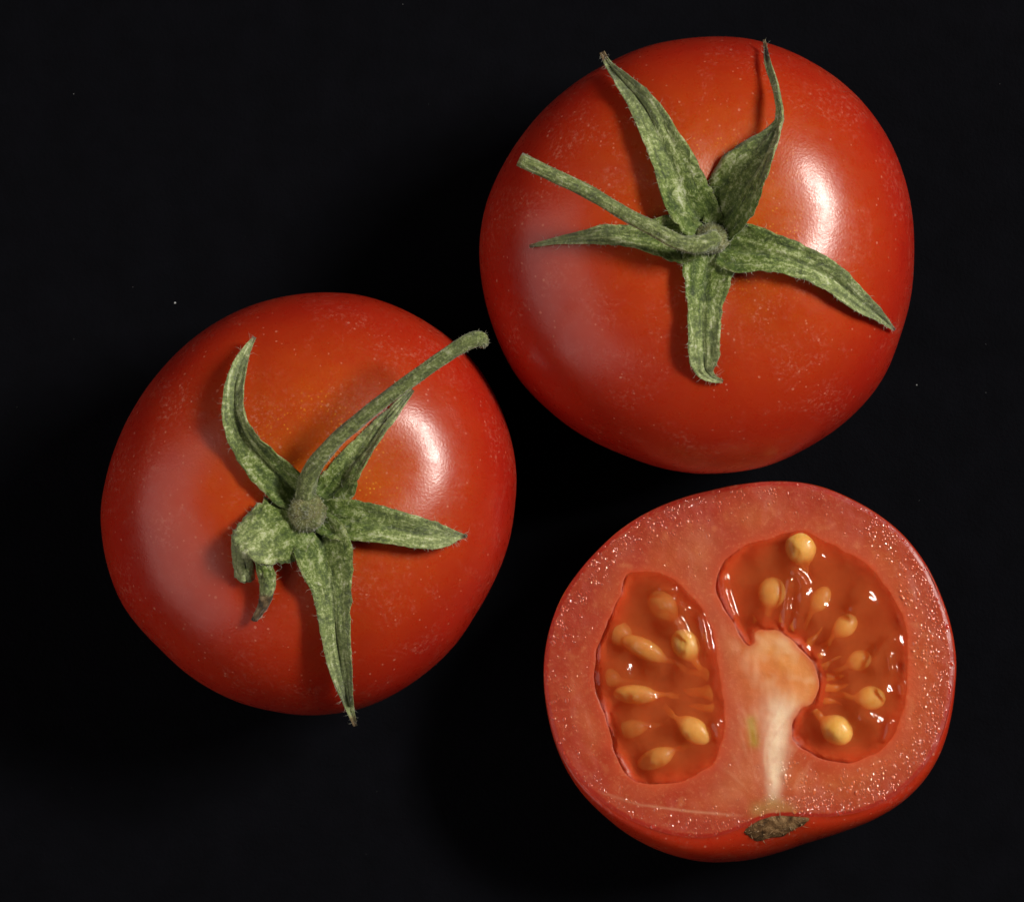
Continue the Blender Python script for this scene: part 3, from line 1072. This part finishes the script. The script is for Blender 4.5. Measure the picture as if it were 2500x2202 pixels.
def gel_part(poly, key):
    lo, hi = poly.min(0) - 0.0015, poly.max(0) + 0.0015
    step = 0.00011
    gx, gy = np.meshgrid(np.arange(lo[0], hi[0], step), np.arange(lo[1], hi[1], step))
    sh = gx.shape
    x, y = gx.ravel(), gy.ravel()
    d = sdf(x, y, poly)
    nA = np.array([nz(a * 420, b * 420, 5.0) for a, b in zip(x, y)])
    nB = np.array([nz(a * 1300, b * 1300, 8.0) for a, b in zip(x, y)])
    h = 0.00002 - 0.00013 * sst(d, -0.0006, 0.0006) - 0.0006 * sst(d, 0.0003, 0.0012) + (nA * 0.00018 + nB * 0.00004) * sst(-d, 0.0, 0.0012)
    for (sx, sy, ln, wd, tx, ty, dep) in SEEDS[key]:      # the jelly swells over every seed
        q = seg_d(x, y, [(sx, sy), (sx * 0.7 + tx * 0.3, sy * 0.7 + ty * 0.3)])
        h += 0.00030 * np.exp(-(q / (wd * 1.15 * UPX)) ** 2) * sst(-d, 0.0, 0.0009)
    for pts, w, A in RIDGES[key]:
        q = seg_d(x, y, pts)
        h += A * 0.00031 * np.exp(-(q / (w * 2.3 * UPX)) ** 2) * sst(-d, 0.0001, 0.0008)
    for (sx, sy, ln, wd, tx, ty, dep) in SEEDS[key]:      # a film of jelly covers the shallow seeds
        c0, t0 = cut(sx, sy)[:2], cut(tx, ty)[:2]
        ax = (t0 - c0) / np.linalg.norm(t0 - c0)
        u = (x - c0[0]) * ax[0] + (y - c0[1]) * ax[1]
        v = -(x - c0[0]) * ax[1] + (y - c0[1]) * ax[0]
        e = (u / (ln * UPX * np.where(u > 0, 1.35, 1.12))) ** 2 + (v / (wd * UPX * 1.12)) ** 2
        th = min(wd * UPX * 0.55, 0.00085) * 1.06
        top = (dep * 0.8 - 0.20) * 1e-3 + th * np.sqrt(np.maximum(0, 1 - e)) + 0.00010
        top = np.where(e < 1, top, -1)
        h = np.where(top > h - 0.0002, 0.5 * (h + top + np.sqrt((h - top) ** 2 + 4e-9)), h)
    z = zplane(x, y, hc) + h
    keep = (d < 0.0012).reshape(sh)
    idx = -np.ones(sh, int)
    idx[keep] = np.arange(keep.sum())
    V = np.stack([x, y, z], -1)[keep.ravel()]
    n = len(V)
    zb = zplane(V[:, 0], V[:, 1], hc) - 0.0060
    W = np.stack([V[:, 0], V[:, 1], zb], -1)
    a, b, c, e = idx[:-1, :-1], idx[:-1, 1:], idx[1:, 1:], idx[1:, :-1]
    ok = (a >= 0) & (b >= 0) & (c >= 0) & (e >= 0)
    q = np.stack([a[ok], b[ok], c[ok], e[ok]], -1)
    F = [tuple(t) for t in q.tolist()]
    F += [(t[3] + n, t[2] + n, t[1] + n, t[0] + n) for t in q.tolist()]
    cnt = {}
    for t in q.tolist():
        for i in range(4):
            cnt[(t[i], t[(i + 1) % 4])] = 1
    for (i, j) in list(cnt):
        if (j, i) not in cnt:
            F.append((j, i, i + n, j + n))
    used = np.zeros(2 * n, bool)
    for t in F:
        used[list(t)] = True
    remap = np.cumsum(used) - 1
    VV = np.vstack([V, W])[used]
    F = [tuple(int(remap[i]) for i in t) for t in F]
    g = mesh_obj('gel', VV, F, M_GEL, half, hbase)
    return g


gl = gel_part(polyL, 'L')
gl['label'] = 'clouded jelly of the chamber with slanting seeds'
gr = gel_part(polyR, 'R')
gr['label'] = 'clear jelly of the chamber with seeds fanned round the core'


def seed_part(sx, sy, ln, wd, tx, ty, dep, k):
    c = cut(sx, sy)
    t = cut(tx, ty)
    ax = t - c
    ax[2] = 0
    L = np.linalg.norm(ax) * 1.12
    ax = ax / np.linalg.norm(ax)
    side = np.array([-ax[1], ax[0], 0])
    up = np.array([0, -TILT * 0, 1.0])
    tiltz = rng.uniform(-0.04, 0.04)
    a, b, h = ln * UPX, wd * UPX, min(wd * UPX * 0.55, 0.00085)
    V, st = [], []
    nt, m = 30, 24
    for i in range(nt):
        s = i / (nt - 1)
        # plump seed, then a neck that runs on as its stalk
        if s < 0.62:
            q = s / 0.62
            u = -a + q * (a * 1.95)
            prof = math.sqrt(max(0, 1 - ((u) / a) ** 2)) if u < 0 else max(0.16, (1 - (u / (a * 1.02)) ** 1.7) ** 0.8 if u < a * 1.02 else 0)
            prof = max(prof, 0.02)
        else:
            q = (s - 0.62) / 0.38
            u = 0.95 * a + q * max(L - 0.95 * a, 0.0004)
            prof = 0.26 * (1 - 0.25 * q + 0.5 * q * q) + 0.04 * math.sin(q * 9 + k)
        stalk = sst(np.array([u]), a * 0.45, a * 1.0)[0]
        for j in range(m):
            w = 2 * math.pi * j / m
            r = 1 + 0.04 * nz(u * 900 + k * 3, math.cos(w), math.sin(w))
            wob = 0.00012 * math.sin(u * 1800 + k) * stalk
            p = c + ax * u + side * (math.cos(w) * b * prof * r + wob) + up * (math.sin(w) * h * prof * r)
            z = zplane(p[0], p[1], hc) - hz + p[2] - c[2] + hz
            zc = zplane(c[0], c[1], hc)
            p[2] = zplane(p[0], p[1], hc) + (p[2] - zc) + (dep * 0.8 - 0.20) * 1e-3 + u * tiltz - stalk * 0.00015 - 0.0011 * max(0.0, (s - 0.72) / 0.28) ** 1.5
            V.append(p)
            st.append(stalk)
    F = grid_faces(nt, m, True)
    F.append(tuple(reversed(range(m))))
    F.append(tuple(range((nt - 1) * m, nt * m)))
    mesh_obj('seed', V, F, M_SEED, half, hbase, attrs={'stalk': st})


kk = 0
for key in ('R', 'L'):
    for s in SEEDS[key]:
        seed_part(*s, kk)
        kk += 1

# --- golden strands that run from the core into the jelly
STRANDS = [((1010, 740), (985, 640), 15), ((1100, 735), (1120, 640), 14), ((1150, 765), (1175, 665), 13), ((1215, 815), (1300, 700), 15), ((1248, 860), (1350, 775), 15),
           ((1268, 900), (1390, 830), 17), ((1280, 940), (1400, 915), 18), ((1282, 975), (1420, 965), 19), ((1262, 1015), (1390, 1050), 19), ((1240, 1040), (1290, 1120), 20),
           ((860, 930), (690, 900), 34), ((865, 1000), (680, 985), 38), ((868, 1060), (700, 1060), 32), ((835, 830), (735, 690), 18)]
for kq, ((x0, y0), (x1, y1), wd) in enumerate(STRANDS):
    V, st = [], []
    for i in range(14):
        q = i / 13
        c = cut(x0 + (x1 - x0) * q, y0 + (y1 - y0) * q)
        dxy = np.array([x1 - x0, -(y1 - y0)], float)
        dxy /= np.linalg.norm(dxy)
        sd = np.array([-dxy[1], dxy[0], 0])
        rr2 = wd * (1.0 if wd > 30 else 1.25) * UPX * (1.15 - 1.0 * q ** 1.2) * (0.75 + 0.5 * math.sin(kq * 2.4) ** 2) * (1 + 0.2 * math.sin(q * 11 + kq))
        c = c + sd * 0.00012 * math.sin(q * 6 + kq * 2)
        for j in range(10):
            w = 2 * math.pi * j / 10
            V.append(c + sd * math.cos(w) * rr2 + np.array([0, 0, math.sin(w) * rr2 * 0.5 - (0.0015 if wd > 30 else 0.00105) - 0.0003 * q + 0.0005 * math.sin(q * 3.1)]))
            st.append(1.0)
    F = grid_faces(14, 10, True)
    F.append(tuple(reversed(range(10))))
    F.append(tuple(range(130, 140)))
    mesh_obj('seed_strand', V, F, M_SEED, half, hbase, attrs={'stalk': st})

# --- corky scar of the stem on the skin under the cut edge
SC = [(945, 1612), (1000, 1572), (1060, 1548), (1110, 1540), (1170, 1546), (1246, 1551), (1232, 1580), (1172, 1610), (1122, 1640), (1062, 1647), (1012, 1662), (962, 1638)]
sc_c = np.array([1085, 1590])


def skin_at(x, y):
    """point of the skin bulge under a crop pixel"""
    px, py = crop3(x, y)
    z = hz
    for _ in range(6):
        p = P(px, py, z)
        d = p[:2] - hc
        f = (math.atan2(d[1], d[0]) % (2 * math.pi)) / (2 * math.pi) * na
        i = int(f) % na
        r = math.hypot(*d)
        r0, r1 = rimA[i], silA[i]
        if r <= r0:
            z = zr[i]
        else:
            q = min(1, (r - r0) / (r1 - r0))
            b = math.asin(min(1, q ** (1 / 0.9)))
            z = zs[i] + drop[i] * math.cos(b)
    return P(px, py, z)


nl, ml = 12, 60
sc_r = smooth_closed(SC, 5)
ml = len(sc_r)
V = []
for i in range(1, nl + 1):
    s = i / nl
    for j in range(ml):
        jag = 1 + (0.10 * nz(j * 0.7, 3.3, 0) if i == nl else 0)
        q = sc_c + (sc_r[j] - sc_c) * s * jag
        p = skin_at(*q)
        rise = 0.00030 * (1 - s ** 3) + 0.00022 * nz(q[0] * 0.05, q[1] * 0.05, 2) + 0.00014 * nz(q[0] * 0.16, q[1] * 0.16, 5)
        p[2] += rise + 0.00010 - 0.00035 * (i == nl)
        V.append(p)
p = skin_at(*sc_c)
p[2] += 0.0004
V.append(p)
F = grid_faces(nl, ml, True)
F += [(nl * ml, (j + 1) % ml, j) for j in range(ml)]
scar = mesh_obj('stem_scar', V, F, M_SCAR, half, hbase)
scar['label'] = 'corky brown stem scar at the cut edge'
V, F = [], []
for _ in range(60):
    j = int(rng.integers(0, ml))
    s = rng.uniform(0.45, 1.0)
    q = sc_c + (sc_r[j] - sc_c) * s
    if q[1] < 1580 and rng.random() < 0.6:
        continue
    p0 = skin_at(*q) + np.array([0, 0, 0.0003])
    dq = rng.normal(0, 16, 2) + (sc_r[j] - sc_c) * 0.04
    p1 = skin_at(*(q + dq)) + np.array([0, 0, rng.uniform(0.0002, 0.0006)])
    w = 0.00005 * rng.uniform(0.5, 1.4)
    d = p1 - p0
    sd = np.cross(d, [0, 0, 1])
    sd = sd / (np.linalg.norm(sd) + 1e-9) * w
    k = len(V)
    V += [p0 - sd, p0 + sd, p0 + np.array([0, 0, w]), p1]
    F += [(k, k + 1, k + 3), (k + 1, k + 2, k + 3), (k + 2, k, k + 3), (k + 1, k, k + 2)]
fb = mesh_obj('torn_fibre', V, F, M_FIBRE, scar, hbase)
fb['kind'] = 'stuff'

# --- beads of juice on the cut cells
ico_v, ico_f = [], []
for i, (zz, rr_) in enumerate(((0.0, 1.0), (0.55, 0.83), (0.87, 0.5))):
    for j in range(8):
        w = 2 * math.pi * (j + 0.5 * (i % 2)) / 8
        ico_v.append((rr_ * math.cos(w), rr_ * math.sin(w), zz))
ico_v.append((0, 0, 1))
for i in range(2):
    for j in range(8):
        ico_f.append((i * 8 + j, i * 8 + (j + 1) % 8, i * 8 + 8 + (j + 1) % 8, i * 8 + 8 + j))
ico_f += [(16 + j, 16 + (j + 1) % 8, 24) for j in range(8)]
ico_v = np.array(ico_v)
V, F = [], []
cnt = 0
tries = 0
bead_c = []
while cnt < 1600 and tries < 60000:
    tries += 1
    a = rng.uniform(-math.pi, math.pi)
    deg = math.degrees(a)
    i = int((a % (2 * math.pi)) / (2 * math.pi) * na) % na
    inset = abs(rng.normal(0, 1)) * (0.0014 if not (-75 < deg < 25) else 0.0023) + 0.00025
    dens = 1.0 if -75 < deg < 50 else (0.65 if 105 < deg < 175 else (0.32 if deg < -75 else 0.18))
    if rng.random() < 0.10:
        inset = rng.uniform(0.001, 0.012)
    if rng.random() > dens:
        continue
    r = rimA[i] - inset
    x, y = hc[0] + r * math.cos(a), hc[1] + r * math.sin(a)
    d = min(sdf(np.array([x]), np.array([y]), polyL)[0], sdf(np.array([x]), np.array([y]), polyR)[0])
    if d < 0.0004 or r < 0:
        continue
    s = rng.uniform(0.00007, 0.00017) * (1.5 if rng.random() < 0.10 else 1)
    s *= 1.15 if -75 < deg < 30 else 1.0
    ex = rng.uniform(0.8, 1.5)
    tx_, ty_ = rng.normal(0, 0.16, 2)
    z = zplane(x, y, hc) + nz(x * 260, y * 260, 1.0) * 0.00016 - 0.00012 * sst(np.array([-inset]), -0.0005, 0)[0] - 0.00004
    k = len(V)
    ti = min(nr - 1, max(0, int(r / rimA[i] * nr) - 1))
    bead_c += [np.minimum(colr[ti * na + i] * 1.15 + 0.01, 0.9)] * len(ico_v)
    for q in ico_v:
        V.append((x + q[0] * s, y + q[1] * s * ex, z + q[2] * s * 0.26 + (q[0] * tx_ + q[1] * ty_) * s + 0.00003))
    F += [tuple(t + k for t in f) for f in ico_f]
    cnt += 1
jd = mesh_obj('juice_beads', V, F, M_JUICE, half, hbase, color=np.array(bead_c))
jd['kind'] = 'stuff'

# ------------------------------------------------------------------ lint on the black surface
V, F = [], []
spots = [(427, 740, 3.0), (2238, 940, 1.6), (180, 230, 0.9)]
for _ in range(45):
    spots.append((rng.uniform(-100, 2600), rng.uniform(-100, 2300), rng.uniform(0.3, 0.6)))
for px, py, r in spots:
    p = P(px, py, 0.0)
    R = r * S
    k = len(V)
    for j in range(5):
        w = j * 1.2566 + rng.uniform(-.3, .3)
        V.append(p + np.array([math.cos(w) * R * rng.uniform(.6, 1.4), math.sin(w) * R * rng.uniform(.6, 1.4), 0.00002]))
    V.append(p + np.array([0, 0, R + 0.00002]))
    F += [(k + j, k + (j + 1) % 5, k + 5) for j in range(5)]
lint = mesh_obj('dust_specks', V, F, M_DUST)
lint['kind'] = 'stuff'
lint['label'] = 'tiny pale dust specks scattered on the black surface'
lint['category'] = 'dust'
